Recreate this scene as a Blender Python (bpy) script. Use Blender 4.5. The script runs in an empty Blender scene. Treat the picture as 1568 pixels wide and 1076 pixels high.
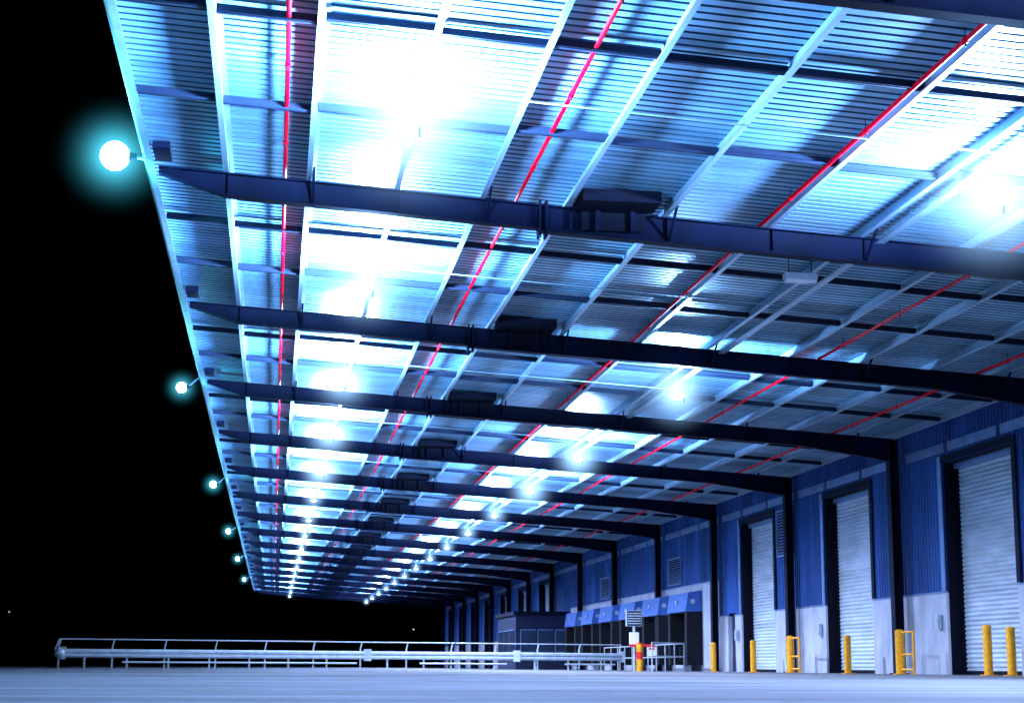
import bpy, math, random
from mathutils import Vector, Matrix
random.seed(4)
S = bpy.context.scene
C = S.collection

# ------------------------------------------------------------------ materials
def mat(name, col, rough=0.5, metal=0.0, noise=0.0, nscale=3.0, stretch=(1,1,1), bump=0.0, emis=None, estr=0.0, sheet=0.0, spec=0.5):
    m = bpy.data.materials.new(name); m.use_nodes = True
    nt = m.node_tree; b = nt.nodes['Principled BSDF']
    b.inputs['Roughness'].default_value = rough
    b.inputs['Metallic'].default_value = metal
    b.inputs['Specular IOR Level'].default_value = spec
    b.inputs['Base Color'].default_value = (*col, 1)
    tc = nt.nodes.new('ShaderNodeTexCoord')
    mp = nt.nodes.new('ShaderNodeMapping'); mp.inputs['Scale'].default_value = stretch
    nt.links.new(tc.outputs['Object'], mp.inputs['Vector'])
    if noise > 0 or bump > 0:
        n = nt.nodes.new('ShaderNodeTexNoise'); n.inputs['Scale'].default_value = nscale
        n.inputs['Detail'].default_value = 6; n.inputs['Roughness'].default_value = 0.6
        nt.links.new(mp.outputs['Vector'], n.inputs['Vector'])
        mr = nt.nodes.new('ShaderNodeMapRange')
        mr.inputs['From Min'].default_value = 0.3; mr.inputs['From Max'].default_value = 0.7
        mr.inputs['To Min'].default_value = 1 - noise; mr.inputs['To Max'].default_value = 1 + noise * 0.5
        nt.links.new(n.outputs['Fac'], mr.inputs['Value'])
        fac = mr.outputs['Result']
        if sheet > 0:
            sx = nt.nodes.new('ShaderNodeSeparateXYZ'); nt.links.new(tc.outputs['Object'], sx.inputs[0])
            dv = nt.nodes.new('ShaderNodeMath'); dv.operation = 'DIVIDE'; dv.inputs[1].default_value = 0.8
            nt.links.new(sx.outputs['Y'], dv.inputs[0])
            fl = nt.nodes.new('ShaderNodeMath'); fl.operation = 'FLOOR'; nt.links.new(dv.outputs[0], fl.inputs[0])
            wn = nt.nodes.new('ShaderNodeTexWhiteNoise'); wn.noise_dimensions = '1D'
            nt.links.new(fl.outputs[0], wn.inputs['W'])
            m2 = nt.nodes.new('ShaderNodeMapRange'); m2.inputs['To Min'].default_value = 1 - sheet; m2.inputs['To Max'].default_value = 1 + sheet*0.4
            nt.links.new(wn.outputs['Value'], m2.inputs['Value'])
            mm = nt.nodes.new('ShaderNodeMath'); mm.operation = 'MULTIPLY'
            nt.links.new(fac, mm.inputs[0]); nt.links.new(m2.outputs['Result'], mm.inputs[1]); fac = mm.outputs[0]
        vm = nt.nodes.new('ShaderNodeVectorMath'); vm.operation = 'SCALE'
        vm.inputs[0].default_value = col
        nt.links.new(fac, vm.inputs['Scale'])
        nt.links.new(vm.outputs['Vector'], b.inputs['Base Color'])
        if bump > 0:
            bp = nt.nodes.new('ShaderNodeBump'); bp.inputs['Strength'].default_value = bump
            bp.inputs['Distance'].default_value = 0.02
            nt.links.new(n.outputs['Fac'], bp.inputs['Height']); nt.links.new(bp.outputs['Normal'], b.inputs['Normal'])
    if emis:
        b.inputs['Emission Color'].default_value = (*emis, 1); b.inputs['Emission Strength'].default_value = estr
        m.cycles.emission_sampling = 'NONE'
    return m

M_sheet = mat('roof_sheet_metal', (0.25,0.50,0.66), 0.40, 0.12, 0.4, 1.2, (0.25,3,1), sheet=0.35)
M_sheetd = mat('roof_sheet_rib_shade', (0.03,0.09,0.15), 0.5, 0.1, 0.4, 1.2, (0.25,3,1))  # rib channel shading painted in as a darker metal tone
M_purlin = mat('galvanised_purlin', (0.40,0.57,0.70), 0.38, 0.4, 0.25, 2.5, (4,0.4,4))
M_bridge = mat('bridging_steel', (0.010,0.018,0.04), 0.6, 0.0, 0.2, spec=0.2)
M_beam = mat('navy_painted_steel', (0.003,0.006,0.026), 0.6, 0.0, 0.5, 1.5, bump=0.05, spec=0.10)
M_dark = mat('black_steel', (0.003,0.004,0.012), 0.6, 0.0, 0.3, spec=0.1)
M_fascia = mat('eave_channel', (0.3,0.45,0.58), 0.4, 0.4, 0.3, 2)
M_red = mat('red_sprinkler_pipe', (0.95,0.0,0.012), 0.5, 0.0, 0.15, 5, spec=0.05)
M_clad = mat('blue_wall_cladding', (0.045,0.13,0.42), 0.42, 0.1, 0.55, 0.7, (1,1,0.3), sheet=0.2, spec=0.3)
M_dado = mat('precast_concrete', (0.50,0.54,0.64), 0.7, 0, 0.35, 1.3, (1,1,0.5), bump=0.2)
M_door = mat('roller_door_slats', (0.62,0.72,0.82), 0.4, 0.05, 0.3, 1.0, (1,0.6,3))
M_reveal = mat('dark_reveal', (0.005,0.005,0.012), 0.7, spec=0.1)
M_trim = mat('jamb_flashing', (0.25,0.38,0.70), 0.35, 0.4, 0.3, 2)
M_yellow = mat('safety_yellow', (1.0,0.42,0.0), 0.45, 0, 0.35, 9)
M_white = mat('white_rail_paint', (0.5,0.6,0.68), 0.45, 0.2, 0.25, 4)
M_shelter = mat('dock_shelter_fabric', (0.05,0.15,0.48), 0.6, 0, 0.3, 3)
M_pad = mat('dock_rubber', (0.01,0.01,0.014), 0.8, 0, 0.3, 8, spec=0.2)
M_glass = mat('window_glass', (0.03,0.05,0.09), 0.08, 0.0, 0.05)
M_office = mat('office_cladding', (0.010,0.014,0.05), 0.5, 0.0, 0.2, 2, spec=0.3)
M_redp = mat('red_paint', (0.8,0.01,0.01), 0.4, 0, 0.1)
M_signw = mat('sign_face', (0.8,0.8,0.82), 0.4, 0, 0.1)
M_glow = mat('lamp_glow', (0.9,0.95,1), 0.4, emis=(0.6,0.85,1), estr=12)
M_glowc = mat('flood_glow', (0.9,0.95,1), 0.4, emis=(0.6,0.95,1), estr=14)
M_far = mat('far_lamp_glow', (0.9,0.95,1), 0.4, emis=(0.75,0.85,1), estr=1.5)
M_fitting = mat('light_fitting_body', (0.6,0.65,0.72), 0.4, 0, 0.1)

# ground: broom-finished concrete with tyre scuffs and stains
M_ground = mat('concrete_apron', (0.205,0.215,0.235), 0.75, 0, 0.55, 0.6, (0.35,1.8,1), bump=0.35, spec=0.15)
nt=M_ground.node_tree; bs=nt.nodes['Principled BSDF']
src=bs.inputs['Base Color'].links[0].from_socket
tc=nt.nodes.new('ShaderNodeTexCoord')
n2=nt.nodes.new('ShaderNodeTexNoise'); n2.inputs['Scale'].default_value=0.22; n2.inputs['Detail'].default_value=8
nt.links.new(tc.outputs['Object'],n2.inputs['Vector'])
r2=nt.nodes.new('ShaderNodeMapRange'); r2.inputs['From Min'].default_value=0.35; r2.inputs['From Max'].default_value=0.65; r2.inputs['To Min'].default_value=0.55; r2.inputs['To Max'].default_value=1.15
nt.links.new(n2.outputs['Fac'],r2.inputs['Value'])
n3=nt.nodes.new('ShaderNodeTexNoise'); n3.inputs['Scale'].default_value=9.0; n3.inputs['Detail'].default_value=8; n3.inputs['Roughness'].default_value=0.75
nt.links.new(tc.outputs['Object'],n3.inputs['Vector'])
r3=nt.nodes.new('ShaderNodeMapRange'); r3.inputs['From Min'].default_value=0.35; r3.inputs['From Max'].default_value=0.65; r3.inputs['To Min'].default_value=0.75; r3.inputs['To Max'].default_value=1.12
nt.links.new(n3.outputs['Fac'],r3.inputs['Value'])
mu=nt.nodes.new('ShaderNodeMath'); mu.operation='MULTIPLY'; nt.links.new(r2.outputs['Result'],mu.inputs[0]); nt.links.new(r3.outputs['Result'],mu.inputs[1])
v2=nt.nodes.new('ShaderNodeVectorMath'); v2.operation='SCALE'; nt.links.new(src,v2.inputs[0]); nt.links.new(mu.outputs[0],v2.inputs['Scale'])
nt.links.new(v2.outputs[0],bs.inputs['Base Color'])

def bloom_glow(name, col, strength, power):
    # lens bloom painted as a volume: emission falling off with distance from the lamp
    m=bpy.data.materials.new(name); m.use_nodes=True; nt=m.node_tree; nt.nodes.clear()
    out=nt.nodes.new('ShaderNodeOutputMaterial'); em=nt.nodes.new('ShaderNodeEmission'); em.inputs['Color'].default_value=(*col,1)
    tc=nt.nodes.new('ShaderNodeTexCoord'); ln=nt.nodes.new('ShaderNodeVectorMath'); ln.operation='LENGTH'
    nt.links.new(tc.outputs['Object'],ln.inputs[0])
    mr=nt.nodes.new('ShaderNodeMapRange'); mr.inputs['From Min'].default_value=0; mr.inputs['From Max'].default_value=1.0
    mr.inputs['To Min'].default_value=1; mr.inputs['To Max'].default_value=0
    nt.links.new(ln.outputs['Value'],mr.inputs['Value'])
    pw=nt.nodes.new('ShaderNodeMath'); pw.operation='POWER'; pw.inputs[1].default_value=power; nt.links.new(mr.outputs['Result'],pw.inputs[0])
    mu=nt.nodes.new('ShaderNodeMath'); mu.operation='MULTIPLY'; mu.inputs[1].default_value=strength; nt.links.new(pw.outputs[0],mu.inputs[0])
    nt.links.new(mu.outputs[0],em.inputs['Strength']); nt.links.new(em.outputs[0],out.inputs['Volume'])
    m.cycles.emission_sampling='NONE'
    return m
M_bloom = bloom_glow('bloom_glow_cyan', (0.08,0.70,0.95), 6.0, 5.2)
M_bloomb = bloom_glow('bloom_glow_blue', (0.32,0.60,1.0), 6.0, 4.0)

# ------------------------------------------------------------------ mesh builder
class MB:
    def __init__(s): s.v=[]; s.f=[]; s.m=[]; s.mats=[]; s.sm=[]
    def mi(s, m):
        if m not in s.mats: s.mats.append(m)
        return s.mats.index(m)
    def add(s, vs, fs, m, smooth=False):
        o=len(s.v); s.v += [tuple(p) for p in vs]; k=s.mi(m)
        for f in fs: s.f.append([i+o for i in f]); s.m.append(k); s.sm.append(smooth)
    def hexa(s, p, m):
        s.add(p, [(0,3,2,1),(4,5,6,7),(0,1,5,4),(1,2,6,5),(2,3,7,6),(3,0,4,7)], m)
    def box(s, x0,x1,y0,y1,z0,z1, m):
        s.hexa([(x0,y0,z0),(x1,y0,z0),(x1,y1,z0),(x0,y1,z0),(x0,y0,z1),(x1,y0,z1),(x1,y1,z1),(x0,y1,z1)], m)
    def bar(s, p0, p1, w, h, m, up=(0,0,1)):
        p0=Vector(p0); p1=Vector(p1); d=(p1-p0).normalized(); up=Vector(up)
        if abs(d.dot(up))>0.98: up=Vector((1,0,0))
        r=d.cross(up).normalized()*w/2; u=r.cross(d).normalized()*h/2
        s.hexa([p0-r-u,p0+r-u,p1+r-u,p1-r-u,p0-r+u,p0+r+u,p1+r+u,p1-r+u], m)
    def tube(s, p0,p1,r,m,n=10,r2=None,cap=True):
        p0=Vector(p0); p1=Vector(p1); d=(p1-p0).normalized(); r2=r if r2 is None else r2
        up=Vector((0,0,1)) if abs(d.z)<0.9 else Vector((1,0,0))
        a=d.cross(up).normalized(); b=a.cross(d)
        vs=[]
        for p,rr in ((p0,r),(p1,r2)):
            for i in range(n):
                t=2*math.pi*i/n; vs.append(p+(a*math.cos(t)+b*math.sin(t))*rr)
        s.add(vs,[(i,(i+1)%n,n+(i+1)%n,n+i) for i in range(n)],m,True)
        if cap:
            s.add(vs[:n],[tuple(range(n-1,-1,-1))],m); s.add(vs[n:],[tuple(range(n))],m)
    def sphere(s,c,r,m,n=12,k=8,zs=1.0,half=False):
        c=Vector(c); vs=[];fs=[]
        t1 = math.pi/2 if half else math.pi
        for j in range(k+1):
            t=t1*j/k
            for i in range(n):
                p=2*math.pi*i/n; vs.append(c+Vector((r*math.sin(t)*math.cos(p),r*math.sin(t)*math.sin(p),r*zs*math.cos(t))))
        for j in range(k):
            for i in range(n): fs.append((j*n+i,(j+1)*n+i,(j+1)*n+(i+1)%n,j*n+(i+1)%n))
        s.add(vs,fs,m,True)
    def obj(s, name, parent=None):
        me=bpy.data.meshes.new(name); me.from_pydata(s.v,[],s.f)
        for m in s.mats: me.materials.append(m)
        for i,p in enumerate(me.polygons): p.material_index=s.m[i]; p.use_smooth=s.sm[i]
        me.update()
        o=bpy.data.objects.new(name, me); C.objects.link(o)
        if parent: o.parent=parent
        return o
def empty(name, loc=(0,0,0)):
    e=bpy.data.objects.new(name,None); e.location=loc; e.empty_display_size=0.3; C.objects.link(e); return e

# ------------------------------------------------------------------ layout constants
BAY=9.7; Y0=25.0
def YN(n): return Y0+BAY*n
SL=0.062
def zbeam_top(x): return 7.36-SL*x
def zsheet(x): return 7.56-SL*x
XE=-2.0; XW=17.0
YS=4.0; YEND=YN(15)+0.3

# ------------------------------------------------------------------ ground
g=MB(); g.add([(-900,-60,0),(900,-60,0),(900,1800,0),(-900,1800,0)],[(0,1,2,3)],M_ground); g.obj('ground')

# ------------------------------------------------------------------ canopy
canopy=empty('loading_canopy')
b=MB()
prof=[]; y=YS; P=0.2; H=0.045
while y<YEND:
    prof += [(y,0),(y+0.135,0),(y+0.145,H),(y+0.19,H)]; y+=P
prof.append((y,0))
vs=[];fs=[];fd=[]
xs=[XE-0.02, 4.3, 10.7, XW+0.3]
for x in xs:
    for (yy,zz) in prof: vs.append((x,yy,zsheet(x)+zz))
n=len(prof)
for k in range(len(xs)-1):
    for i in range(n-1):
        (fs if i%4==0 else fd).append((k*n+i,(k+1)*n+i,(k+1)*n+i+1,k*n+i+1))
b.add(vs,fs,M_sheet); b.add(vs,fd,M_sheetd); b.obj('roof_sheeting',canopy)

purl=[-0.87,0.37,1.70,3.01,4.32,5.86,7.54,9.02,10.85,12.4,14.0,15.5,16.75]
b=MB()
for x in purl:
    zt=zsheet(x)-0.004; zb=zbeam_top(x)+0.003; t=0.006; w=0.075
    b.box(x-t/2,x+t/2,YS,YEND,zb,zt,M_purlin)
    b.box(x+t/2+0.001,x+w,YS,YEND,zt-t-0.004,zt-0.004,M_purlin)
    b.box(x-w,x-t/2-0.001,YS,YEND,zb,zb+t,M_purlin)
    b.box(x-w,x-w+t,YS,YEND,zb+t+0.001,zb+0.025,M_purlin)
b.obj('purlins',canopy)

b=MB()
ze=zsheet(XE)
b.box(XE-0.05,XE-0.04,YS,YEND,ze-0.27,ze+0.07,M_fascia)
b.box(XE-0.039,XE+0.05,YS,YEND,ze-0.27,ze-0.262,M_fascia)
b.box(XE-0.14,XE-0.052,YS,YEND,ze-0.02,ze-0.01,M_fascia)
b.box(XE-0.15,XE-0.141,YS,YEND,ze-0.02,ze+0.08,M_fascia)
b.obj('eave_channel',canopy)

b=MB()
allx=[XE]+purl
for n in range(-2,15):
    for k in (1,2):
        yy=YN(n)+BAY*k/3
        for i in range(len(allx)-1):
            xa,xb=allx[i]+0.02,allx[i+1]-0.02
            dy=(0.05 if i%2 else -0.05)+random.uniform(-0.06,0.06)
            za=zbeam_top(xa)+0.09; zb2=zbeam_top(xb)+0.09
            b.bar((xa,yy+dy,za),(xb,yy+dy,zb2),0.05,0.11,M_bridge)
            b.bar((xa,yy+dy-0.09,za-0.055),(xb,yy+dy-0.09,zb2-0.055),0.012,0.02,M_bridge)
b.obj('bridging',canopy)

for n in range(-2,16):
    b=MB(); yy=YN(n); ft=0.018; fw=0.19
    pts=[(XE+0.1,0.10),(XE+1.1,0.36),(3.86,0.38),(3.9,0.42),(10,0.40),(XW-3.0,0.40),(XW-0.3,0.62)]
    for i in range(len(pts)-1):
        (xa,da),(xb,db)=pts[i],pts[i+1]
        ta=zbeam_top(xa); tb=zbeam_top(xb)
        for (oy,w,oz0,oz1,bot) in ((0,fw,0,ft,False),(0,fw,0,ft,True)):
            if not bot: z=[ta-ft,tb-ft,ta,tb]
            else: z=[ta-da,tb-db,ta-da+ft,tb-db+ft]
            b.hexa([(xa,yy-w/2,z[0]),(xb,yy-w/2,z[1]),(xb,yy+w/2,z[1]),(xa,yy+w/2,z[0]),
                    (xa,yy-w/2,z[2]),(xb,yy-w/2,z[3]),(xb,yy+w/2,z[3]),(xa,yy+w/2,z[2])],M_beam)
        wt=0.012
        b.hexa([(xa,yy-wt/2,ta-da+ft+.001),(xb,yy-wt/2,tb-db+ft+.001),(xb,yy+wt/2,tb-db+ft+.001),(xa,yy+wt/2,ta-da+ft+.001),
                (xa,yy-wt/2,ta-ft-.001),(xb,yy-wt/2,tb-ft-.001),(xb,yy+wt/2,tb-ft-.001),(xa,yy+wt/2,ta-ft-.001)],M_beam)
    for xx in (3.86,3.96):
        t=zbeam_top(xx); b.box(xx-0.018,xx+0.018,yy-0.13,yy+0.13,t-0.50,t+0.06,M_beam)
    for k in range(5):
        t=zbeam_top(3.86); b.tube((3.80,yy-0.09,t-0.42+0.09*k),(3.84,yy-0.09,t-0.42+0.09*k),0.014,M_beam,6)
    for x in purl[:-1]:
        t=zbeam_top(x)
        b.box(x+0.01,x+0.018,yy-0.06,yy+0.06,t+0.002,t+0.17,M_dark)
        b.box(x-0.005,x+0.005,yy-0.085,yy-0.007,t-0.34,t-0.02,M_beam)
    for x in purl[1:-1:2]:
        t=zbeam_top(x)
        b.bar((x+0.03,yy-0.05,t-0.36),(x+0.03,yy-0.62,t+0.05),0.035,0.035,M_beam)
        b.bar((x+0.03,yy+0.05,t-0.36),(x+0.03,yy+0.62,t+0.05),0.035,0.035,M_beam)
    t=zbeam_top(5.0)
    b.box(4.42,5.62,yy-0.75,yy+0.35,t-0.02-0.0,t+0.16,M_dark)
    b.box(4.50,5.50,yy-0.13,yy-0.10,t-0.32,t-0.03,M_dark)
    for xx in (4.7,5.25):
        b.box(xx,xx+0.08,yy-0.22,yy-0.14,t-0.34,t-0.03,M_beam)
    t=zsheet(XE+0.2)
    b.box(XE+0.05,XE+0.30,yy-0.75,yy-0.06,t-0.12,t-0.02,M_beam)
    b.obj('rafter',canopy)

b=MB()
for x,dz in ((-0.03,0.10),(3.52,0.10),(7.36,0.06),(11.45,0.05),(15.0,0.05)):
    z=zbeam_top(x)+dz-0.02
    b.tube((x,YS,z),(x,YEND-1,z),0.030,M_red,8)
    for n in range(-2,15):
        for k in range(3):
            yy=YN(n)+BAY*(k+0.5)/3
            b.tube((x,yy-0.05,z),(x,yy+0.05,z),0.040,M_red,8)
            b.tube((x,yy,z),(x,yy,zsheet(x)),0.006,M_bridge,5)
            b.tube((x,yy,z+0.03),(x,yy,z-0.07),0.012,M_bridge,6)
b.obj('sprinkler_pipes',canopy)

b=MB()
for n in range(-2,15):
    yy=YN(n)+BAY*0.5
    y2=yy+0.16
    b.bar((0.5,y2,zbeam_top(.5)-0.01),(9.4,y2,zbeam_top(9.4)-0.01),0.018,0.018,M_purlin)
b.bar((9.3,YS,zbeam_top(9.3)-0.04),(9.3,YEND-2,zbeam_top(9.3)-0.04),0.14,0.03,M_purlin)
b.obj('cable_trays',canopy)

b=MB()
x0,x1=XE,XW
b.hexa([(x0,YEND,zsheet(x0)-.3),(x1,YEND,zsheet(x1)-.3),(x1,YEND+.05,zsheet(x1)-.3),(x0,YEND+.05,zsheet(x0)-.3),
        (x0,YEND,zsheet(x0)+.08),(x1,YEND,zsheet(x1)+.08),(x1,YEND+.05,zsheet(x1)+.08),(x0,YEND+.05,zsheet(x0)+.08)],M_fascia)
b.obj('end_fascia',canopy)

# ------------------------------------------------------------------ warehouse
wh=empty('warehouse_building')
WY0=14.0; WY1=YEND
roller=[]
for n in list(range(-2,4))+list(range(8,15)):
    mid=YN(n)+BAY/2; roller.append((mid-2.13,mid+2.13,5.35))
docks=[68.5+5.1*k for k in range(6)]
dock_op=[(d-1.35,d+1.35,2.75) for d in docks]
ped=(61.95,62.95,2.15)

def ribs_v(b,y0,y1,z0,z1,m,x=XW,P=0.2,D=0.035):
    prof=[]; y=y0
    while y<y1-0.001:
        for (dy,dx) in ((0,0),(0.12,0),(0.135,D),(0.185,D)):
            if y+dy<y1: prof.append((y+dy,dx))
        y+=P
    prof.append((y1,0))
    n=len(prof); vs=[(x-dx,yy,z0) for yy,dx in prof]+[(x-dx,yy,z1) for yy,dx in prof]
    b.add(vs,[(i,i+1,n+i+1,n+i) for i in range(n-1)],m)
def ribs_h(b,y0,y1,z0,z1,m,x,P=0.115,D=0.045):
    prof=[]; z=z0
    while z<z1-0.001:
        for (dz,dx) in ((0,0),(0.022,D*0.75),(0.052,D),(0.088,D*0.75)):
            if z+dz<z1: prof.append((z+dz,dx))
        z+=P
    prof.append((z1,0))
    n=len(prof); vs=[(x-dx,y0,zz) for zz,dx in prof]+[(x-dx,y1,zz) for zz,dx in prof]
    b.add(vs,[(i,i+1,n+i+1,n+i) for i in range(n-1)],m)

bc=MB(); bd=MB()
ops=sorted(roller+[(a,c,z) for a,c,z in dock_op]+[ped])
def dado_top(y): return 3.45 if 64.2<y<97.5 else 2.05
segs=[]; y=WY0
for a,c,z in ops:
    if a>y: segs.append((y,a,0))
    segs.append((a,c,z)); y=c
segs.append((y,WY1,0))
cuts=[64.2,97.5]
fin=[]
for a,c,z in segs:
    for q in cuts:
        if a<q<c: fin.append((a,q,z)); a=q
    fin.append((a,c,z))
for a,c,z in fin:
    dt=dado_top((a+c)/2)
    if z<dt:
        bd.box(XW-0.06,XW+0.3,a+0.001,c-0.001,z,dt,M_dado)
    zt=max(z,dt)
    ribs_v(bc,a,c,zt+0.002,6.75,M_clad)
bc.obj('wall_cladding',wh); bd.obj('concrete_dado',wh)
b=MB()
for a,c,z in fin:
    dt=dado_top((a+c)/2)
    if z<dt: b.box(XW-0.085,XW-0.031,a+0.002,c-0.002,dt+0.003,dt+0.04,M_trim)
for n in range(-1,15):
    for k in range(3):
        a=YN(n)+0.3+k*BAY/3.0; c=a+BAY/3.0-0.25-(0.35 if k==2 else 0)
        b.box(XW-0.07,XW-0.037,a,c,5.62,5.86,M_trim)
b.obj('flashings',wh)
b=MB(); bdoor=MB(); tr=MB()
for a,c,z in roller:
    xr=XW+0.42
    b.box(XW+0.005,xr,c,c+0.02,0,z,M_reveal); b.box(XW+0.005,xr,a-0.02,a,0,z,M_reveal)
    b.box(XW+0.005,xr,a,c,z,z+0.02,M_reveal)
    ribs_h(bdoor,a+0.1,c-0.1,0.05,z-0.12,M_door,xr-0.02)
    bdoor.box(xr-0.10,xr-0.08,a+0.1,c-0.1,0.0,0.10,M_dark)
    for q in (a,c-0.1):
        bdoor.box(xr-0.12,xr-0.03,q+0.003,q+0.097,0,z-0.02,M_dark)
    bdoor.box(xr-0.14,xr-0.02,a+0.003,c-0.003,z-0.14,z-0.003,M_trim)
    tr.box(XW-0.09,XW-0.062,c+0.003,c+0.22,2.10,z+0.18,M_trim)
    tr.box(XW-0.09,XW-0.062,a-0.22,a-0.003,2.10,z+0.18,M_beam)
    tr.box(XW-0.09,XW-0.062,a,c,z+0.003,z+0.18,M_beam)
    tr.box(XW-0.2,XW-0.092,c+0.3,c+0.5,1.15,1.5,M_white)
b.obj('door_reveals',wh); bdoor.obj('roller_doors',wh); tr.obj('door_trims',wh)
b=MB(); b.box(XW+0.45,XW+40,WY0,WY1,0,7.0,M_reveal)
b.box(XW+0.31,XW+0.449,WY1-0.1,WY1,0,7.0,M_reveal)
b.box(XW-0.06,XW+0.449,WY1+0.002,WY1+0.1,0,6.2,M_clad)
b.obj('building_shell',wh)
b=MB(); b.box(XW+0.1,XW+0.14,ped[0],ped[1],0,ped[2],M_office); b.box(XW+0.05,XW+0.1,ped[0]+0.08,ped[0]+0.12,0.95,1.15,M_white)
b.obj('personnel_door',wh)
b=MB()
for n in range(-1,16):
    yy=YN(n); x=XW-0.36
    zt=zbeam_top(x)-0.03
    b.box(x-0.12,x-0.10,yy-0.15,yy+0.15,0.02,zt,M_beam)
    b.box(x+0.10,x+0.12,yy-0.15,yy+0.15,0.02,zt,M_beam)
    b.box(x-0.099,x+0.099,yy-0.006,yy+0.006,0.02,zt,M_dark)
    b.box(x-0.2,x+0.2,yy-0.22,yy+0.22,0,0.03,M_dark)
    b.tube((XW-0.16,yy+0.42,0),(XW-0.16,yy+0.42,5.9),0.055,M_dark,10)
b.obj('columns',wh)
b=MB()
for (a,c,z0,z1) in ((54.6,56.3,3.9,5.35),(70.4,72.6,3.65,4.7),(85.9,88.2,3.65,4.65),(100.5,102,3.5,4.5)):
    b.box(XW-0.10,XW-0.037,a-.06,c+.06,z0-.06,z0,M_trim); b.box(XW-0.10,XW-0.037,a-.06,c+.06,z1,z1+.06,M_trim)
    b.box(XW-0.10,XW-0.037,a-.06,a,z0,z1,M_trim); b.box(XW-0.10,XW-0.037,c,c+.06,z0,z1,M_trim)
    b.box(XW-0.045,XW-0.038,a+.001,c-.001,z0+.001,z1-.001,M_pad)
    z=z0+0.04
    while z<z1-0.03:
        b.hexa([(XW-0.095,a,z),(XW-0.09,a,z),(XW-0.09,c,z),(XW-0.095,c,z),(XW-0.055,a,z+.06),(XW-0.05,a,z+.06),(XW-0.05,c,z+.06),(XW-0.055,c,z+.06)],M_trim)
        z+=0.10
b.obj('louvres',wh)
for d in docks:
    b=MB()
    x1=XW-0.065; x0=XW-0.75
    b.hexa([(x0,d-1.65,2.35),(x1,d-1.65,2.35),(x1,d+1.65,2.35),(x0,d+1.65,2.35),(x0+0.12,d-1.65,3.1),(x1,d-1.65,3.2),(x1,d+1.65,3.2),(x0+0.12,d+1.65,3.1)],M_shelter)
    b.box(x0+0.05,x1,d-1.64,d-1.25,0.25,2.34,M_pad); b.box(x0+0.05,x1,d+1.25,d+1.64,0.25,2.34,M_pad)
    b.tube((x0-0.01,d,2.75),(x0+0.05,d,2.75),0.10,M_white,18)
    b.tube((x0+0.3,d-1.66,2.75),(x0+0.3,d-1.652,2.75),0.10,M_white,18)
    b.box(XW+0.2,XW+0.25,d-1.34,d+1.34,0,2.74,M_reveal)
    b.box(XW-0.35,XW-0.062,d-1.2,d-0.9,0.45,0.95,M_pad); b.box(XW-0.35,XW-0.062,d+0.9,d+1.2,0.45,0.95,M_pad)
    b.box(XW-0.12,XW-0.062,d+1.75,d+1.95,1.4,1.9,M_white)
    b.obj('dock_shelter',wh)

# ------------------------------------------------------------------ dock office
of=empty('dock_office')
b=MB()
x0,x1,ya,yb,zt=13.7,XW-0.2,97.2,105.0,3.05
b.box(x0,x1,ya,yb,0,zt,M_office)
b.box(x0-0.15,x1,ya-0.15,yb+0.15,zt+0.003,zt+0.22,M_beam)
b.obj('office_walls',of)
b=MB()
for i in range(3):
    a=x0+0.3+i*1.0
    b.box(a,a+0.85,ya-0.04,ya-0.003,1.0,2.2,M_glass)
    b.box(a-0.04,a-0.003,ya-0.06,ya-0.003,0.96,2.24,M_trim)
    b.box(a,a+0.85,ya-0.06,ya-0.003,2.205,2.25,M_trim); b.box(a,a+0.85,ya-0.06,ya-0.003,0.94,0.995,M_trim)
for i in range(3):
    a=ya+0.6+i*2.4
    b.box(x0-0.04,x0-0.003,a,a+1.8,1.0,2.2,M_glass); b.box(x0-0.06,x0-0.003,a,a+1.8,0.94,0.995,M_trim); b.box(x0-0.06,x0-0.003,a,a+1.8,2.205,2.25,M_trim)
b.obj('office_windows',of)

# ------------------------------------------------------------------ bollards
def bollard(x,y,h=1.05,r=0.085,hoop=0):
    b=MB()
    b.tube((0,0,0),(0,0,h-0.03),r,M_yellow,18,cap=False)
    b.sphere((0,0,h-0.03),r,M_yellow,18,5,0.45,half=True)
    b.box(-0.15,0.15,-0.15,0.15,0,0.02,M_yellow)
    if hoop:
        dx,dy=0.0,-0.95*hoop
        b.tube((dx,dy,0),(dx,dy,h-0.03),0.03,M_yellow,12)
        for z in (0.12,0.5,h-0.06):
            b.tube((0,0,z),(dx,dy,z),0.03,M_yellow,10)
        b.box(dx-0.08,dx+0.08,dy-0.08,dy+0.08,0,0.015,M_yellow)
    o=b.obj('bollard'); o.location=(x,y,0)
bollard(16.0,37.1,1.12,0.10); bollard(16.0,35.85,1.05,0.10)
bollard(16.0,42.6,1.12,0.12,1); bollard(16.0,46.7,1.05,0.10)
bollard(16.0,52.1,1.12,0.12,1); bollard(16.0,56.3,1.05,0.10); bollard(16.0,61.6,1.05,0.10)

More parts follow.
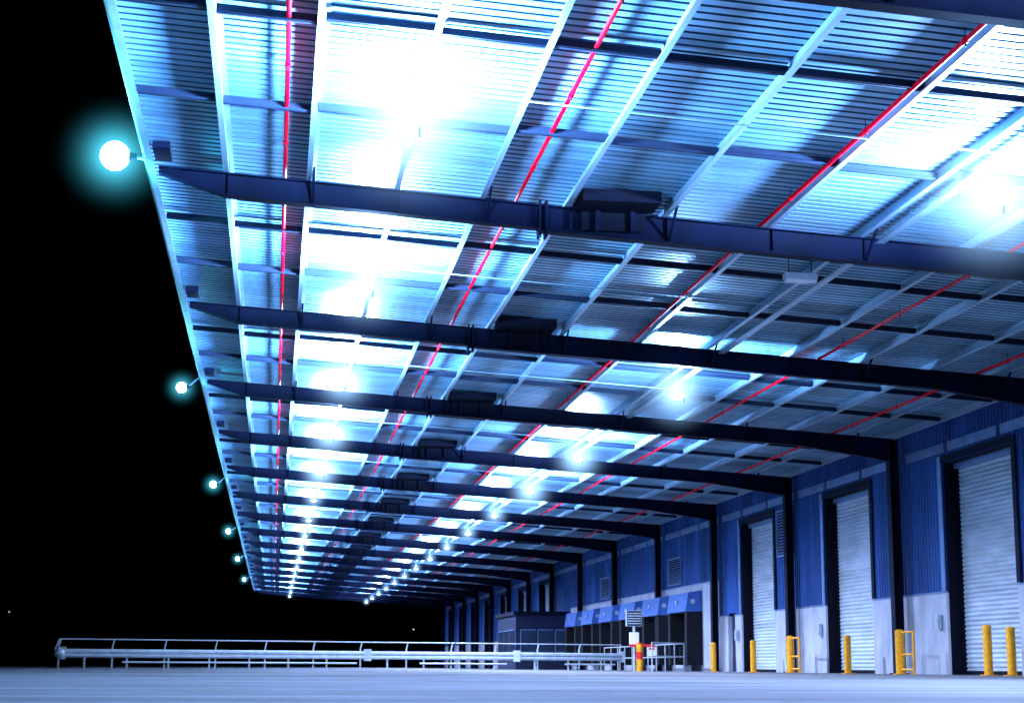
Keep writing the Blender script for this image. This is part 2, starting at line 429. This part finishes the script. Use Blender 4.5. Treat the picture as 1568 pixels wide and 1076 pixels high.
# ------------------------------------------------------------------ guard rail
gr=empty('guard_rail')
A=Vector((-7.9,66.0,0)); B=Vector((15.0,73.5,0)); L=(B-A).length; D=(B-A)/L; N=Vector((-D.y,D.x,0))
b=MB()
b.tube(A+Vector((0,0,1.10)),B+Vector((0,0,1.10)),0.022,M_white,8)
t=0.0
while t<=L:
    p=A+D*t
    b.bar(p+Vector((0,0,0)),p+Vector((0,0,0.85)),0.06,0.06,M_white)
    b.bar(p+Vector((0,0,0.85)),p-N*0.0+D*0.06+Vector((0,0,1.08)),0.04,0.04,M_white)
    t+=2.0
b.tube(A+Vector((0,0,1.10)),A-D*0.15+Vector((0,0,0.7)),0.028,M_white,8)
b.obj('handrail',gr)
b=MB()
def wbeam(t0,t1,zc):
    off=-N*0.09
    zs=[-0.16,-0.11,-0.05,0.0,0.05,0.11,0.16]; ds=[0,0.07,0.07,0.0,0.07,0.07,0]
    p0=A+D*t0+off; p1=A+D*t1+off
    vs=[p0-N*d+Vector((0,0,zc+z)) for z,d in zip(zs,ds)]+[p1-N*d+Vector((0,0,zc+z)) for z,d in zip(zs,ds)]
    b.add(vs,[(i,i+1,7+i+1,7+i) for i in range(6)],M_white)
for (t0,t1) in ((0.15,12.2),(12.35,18.9),(19.05,L)):
    wbeam(t0,t1,0.58)
    for q in (t0,t1):
        p=A+D*q-N*0.1
        b.bar(p+Vector((0,0,0.36)),p+Vector((0,0,0.82)),0.14,0.16,M_white)
    t=t0+0.8
    while t<t1-0.2:
        p=A+D*t-N*0.05
        b.bar(p,p+Vector((0,0,0.5)),0.07,0.07,M_white); t+=1.6
    p0=A+D*(t0+2.2)-N*0.12+Vector((0,0,0.26)); p1=A+D*(t1-0.4)-N*0.12+Vector((0,0,0.26))
    b.tube(p0,p1,0.035,M_white,8)
b.sphere(A-N*0.12+Vector((0,0,0.58)),0.2,M_white,14,8)
b.obj('barrier_beam',gr)

hr=empty('dock_handrail')
b=MB()
pts=[Vector((13.9,62.5,0)),Vector((15.6,64.5,0)),Vector((15.6,80.5,0))]
for i in range(2):
    p,q=pts[i],pts[i+1]
    for z in (1.05,0.55): b.tube(p+Vector((0,0,z)),q+Vector((0,0,z)),0.025,M_white,8)
    n=max(1,int((q-p).length/1.5))
    for j in range(n+1):
        s=p.lerp(q,j/n); b.tube(s,s+Vector((0,0,1.05)),0.025,M_white,8)
b.obj('rails',hr)

sp=empty('traffic_control_post',(13.55,64.0,0))
b=MB()
b.tube((0,0,0),(0,0,2.2),0.05,M_white,12)
b.box(-0.28,0.28,-0.06,-0.052,1.70,2.25,M_beam); b.box(-0.3,0.3,-0.05,0.12,1.68,2.27,M_white)
for i in range(5): b.box(-0.26,0.26,-0.10,-0.061,1.76+i*0.095,1.80+i*0.095,M_white)
b.box(-0.17,0.17,-0.09,0.09,0.95,1.45,M_signw)
b.obj('post_and_head',sp)
b=MB()
b.tube((0.12,-0.4,0),(0.12,-0.4,1.0),0.12,M_yellow,16)
b.tube((0.12,-0.4,0.45),(0.12,-0.4,0.72),0.125,M_redp,16); b.tube((0.12,-0.4,1.0),(0.12,-0.4,1.08),0.12,M_redp,16,r2=0.04)
b.bar((-0.25,-0.3,0.96),(0.7,-0.3,0.96),0.05,0.09,M_redp)
b.box(0.42,0.80,-0.32,-0.30,0.55,0.9,M_signw); b.box(0.50,0.72,-0.325,-0.321,0.80,0.87,M_redp)
b.obj('striped_base',sp)

# ------------------------------------------------------------------ lights
def point(name,loc,P,col,r,parent):
    l=bpy.data.lights.new(name,'POINT'); l.energy=P; l.color=col; l.shadow_soft_size=r
    o=bpy.data.objects.new(name,l); o.location=loc; C.objects.link(o); o.parent=parent; return o
def spot(name,loc,P,col,ang,parent,rot=(0,0,0),blend=0.6,r=0.12):
    l=bpy.data.lights.new(name,'SPOT'); l.energy=P; l.color=col; l.spot_size=math.radians(ang); l.spot_blend=blend; l.shadow_soft_size=r
    o=bpy.data.objects.new(name,l); o.location=loc; o.rotation_euler=rot; C.objects.link(o); o.parent=parent; return o
UPC=(0.24,0.50,1.0); DNC=(0.56,0.66,1.0)
def highbay(x,y,P,Pd,drop=0.82,upc=UPC,r=0.12,glow=1.1):
    z=zsheet(x)-drop
    e=empty('high_bay_lamp',(x,y,z))
    b=MB()
    b.tube((0,0,0.02),(0,0,drop),0.007,M_bridge,6)
    b.tube((0,0,0.0),(0,0,0.04),r,M_fitting,20,r2=r*0.55)
    b.tube((r*0.9,0,0.02),(r*0.9,0,-0.16),0.016,M_dark,6)
    b.obj('fitting',e)
    b=MB(); b.sphere((0,0,-0.001),r*0.94,M_glow,20,4,-0.6,half=True); b.obj('diffuser',e)
    if glow:
        b=MB(); b.sphere((0,0,0),1.0,M_bloomb,20,12); mo=b.obj('bloom_glow',e); mo.scale=(glow,glow,glow); mo.location=(0,0,0.08)  # added glow volume imitating lens bloom round the fitting
    spot('up_light',(0,0,0.06),P,upc,178,e,(math.pi,0,0),0.2,0.22)
    if Pd: spot('down_beam',(0,0,-0.2),Pd,DNC,166,e)
for n in range(-2,15):
    mid=YN(n)+BAY/2
    g = 1.5 if n<0 else (1.15 if n<4 else max(0.5,1.1-0.08*n))
    highbay(1.45,mid-(0.7 if n<1 else 0.4),13500 if n<1 else 10500,1300 if n<7 else 0,drop=0.95 if n<0 else 0.82,glow=g)
    if n==0: continue
    elif n==1: highbay(8.7,36.3,6500,5000,r=0.18,glow=1.2,drop=0.95)
    else: highbay(9.1 if n<0 else 8.8,mid+0.1,11000 if n<0 else 8500,5600 if n<10 else 3000,upc=(0.26,0.48,1.0),r=0.14,drop=0.9 if n<0 else 0.82,glow=(1.5 if n<0 else min(1.2,g+0.1)))
e=empty('batten_light',(8.66,27.1,zsheet(8.66)-0.42))
b=MB(); b.box(-0.28,0.28,-0.09,0.09,0,0.10,M_fitting); b.box(-0.27,0.27,-0.07,0.07,-0.05,-0.002,M_signw)
b.tube((-0.2,0,0.1),(-0.2,0,0.40),0.008,M_dark,5); b.tube((0.2,0,0.1),(0.2,0,0.40),0.008,M_dark,5)
b.obj('body',e)

for i,k in enumerate((0,2.0,4.5,7,9.5,12.4)):
    y=Y0+BAY*k
    e=empty('eave_floodlight',(-2.55,y,7.62 if i==0 else 7.25))
    rr=0.22 if i==0 else 0.14
    b=MB()
    zb=zsheet(XE)-0.1-e.location.z
    b.tube((0.50,0,zb),(rr,0,0.0),0.025,M_fascia,8)
    b.tube((rr-0.06,0,0),(rr+0.1,0,0),0.08,M_dark,12,r2=0.05)
    b.obj('bracket',e)
    b=MB(); b.sphere((0,0,0),rr,M_glowc,20,12); b.obj('lens',e)
    b=MB(); b.sphere((0,0,0),1.0,M_bloom,20,12); mo=b.obj('bloom_glow',e)  # bloom halo added as a glowing volume, no real haze
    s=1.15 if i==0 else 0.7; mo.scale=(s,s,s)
    point('lamp',(0,0,-rr-0.12),500 if i==0 else 200,(0.12,0.75,1.0),0.08,e)

for (x,z,Y) in ((-75,12.2,430),(-66,13,440),(33,9,420)):
    b=MB(); b.tube((0,0,0),(0,0,z),0.12,M_dark,8,r2=0.07); b.bar((0,0,z),(0.9,-0.5,z+0.1),0.1,0.1,M_dark); b.sphere((0.9,-0.5,z),0.2,M_far,10,6,0.6)
    o=b.obj('street_lamp'); o.location=(x,Y,0)

# ------------------------------------------------------------------ night sky
w=bpy.data.worlds.new('World'); S.world=w; w.use_nodes=True
nt=w.node_tree; sky=nt.nodes.new('ShaderNodeTexSky'); sky.sky_type='NISHITA'; sky.sun_disc=False
sky.sun_elevation=math.radians(-9); sky.sun_rotation=math.radians(200)
nt.links.new(sky.outputs[0],nt.nodes['Background'].inputs[0]); nt.nodes['Background'].inputs[1].default_value=0.02

# ------------------------------------------------------------------ camera
cam=bpy.data.cameras.new('camera'); co=bpy.data.objects.new('camera',cam); C.objects.link(co)
cam.sensor_width=36; cam.lens=59.7; cam.clip_end=3000; cam.clip_start=0.05
F=Vector((.1344,.9740,.1823)).normalized(); R=Vector((.9906,-.1367,0)).normalized(); U=R.cross(F)
rho=0.0044
R2=R*math.cos(rho)+U*math.sin(rho); U2=U*math.cos(rho)-R*math.sin(rho)
mt=Matrix((( R2.x,U2.x,-F.x,0),(R2.y,U2.y,-F.y,0),(R2.z,U2.z,-F.z,0.15),(0,0,0,1)))
co.matrix_world=mt
S.camera=co
S.view_settings.view_transform='Standard'; S.view_settings.look='None'; S.view_settings.exposure=0
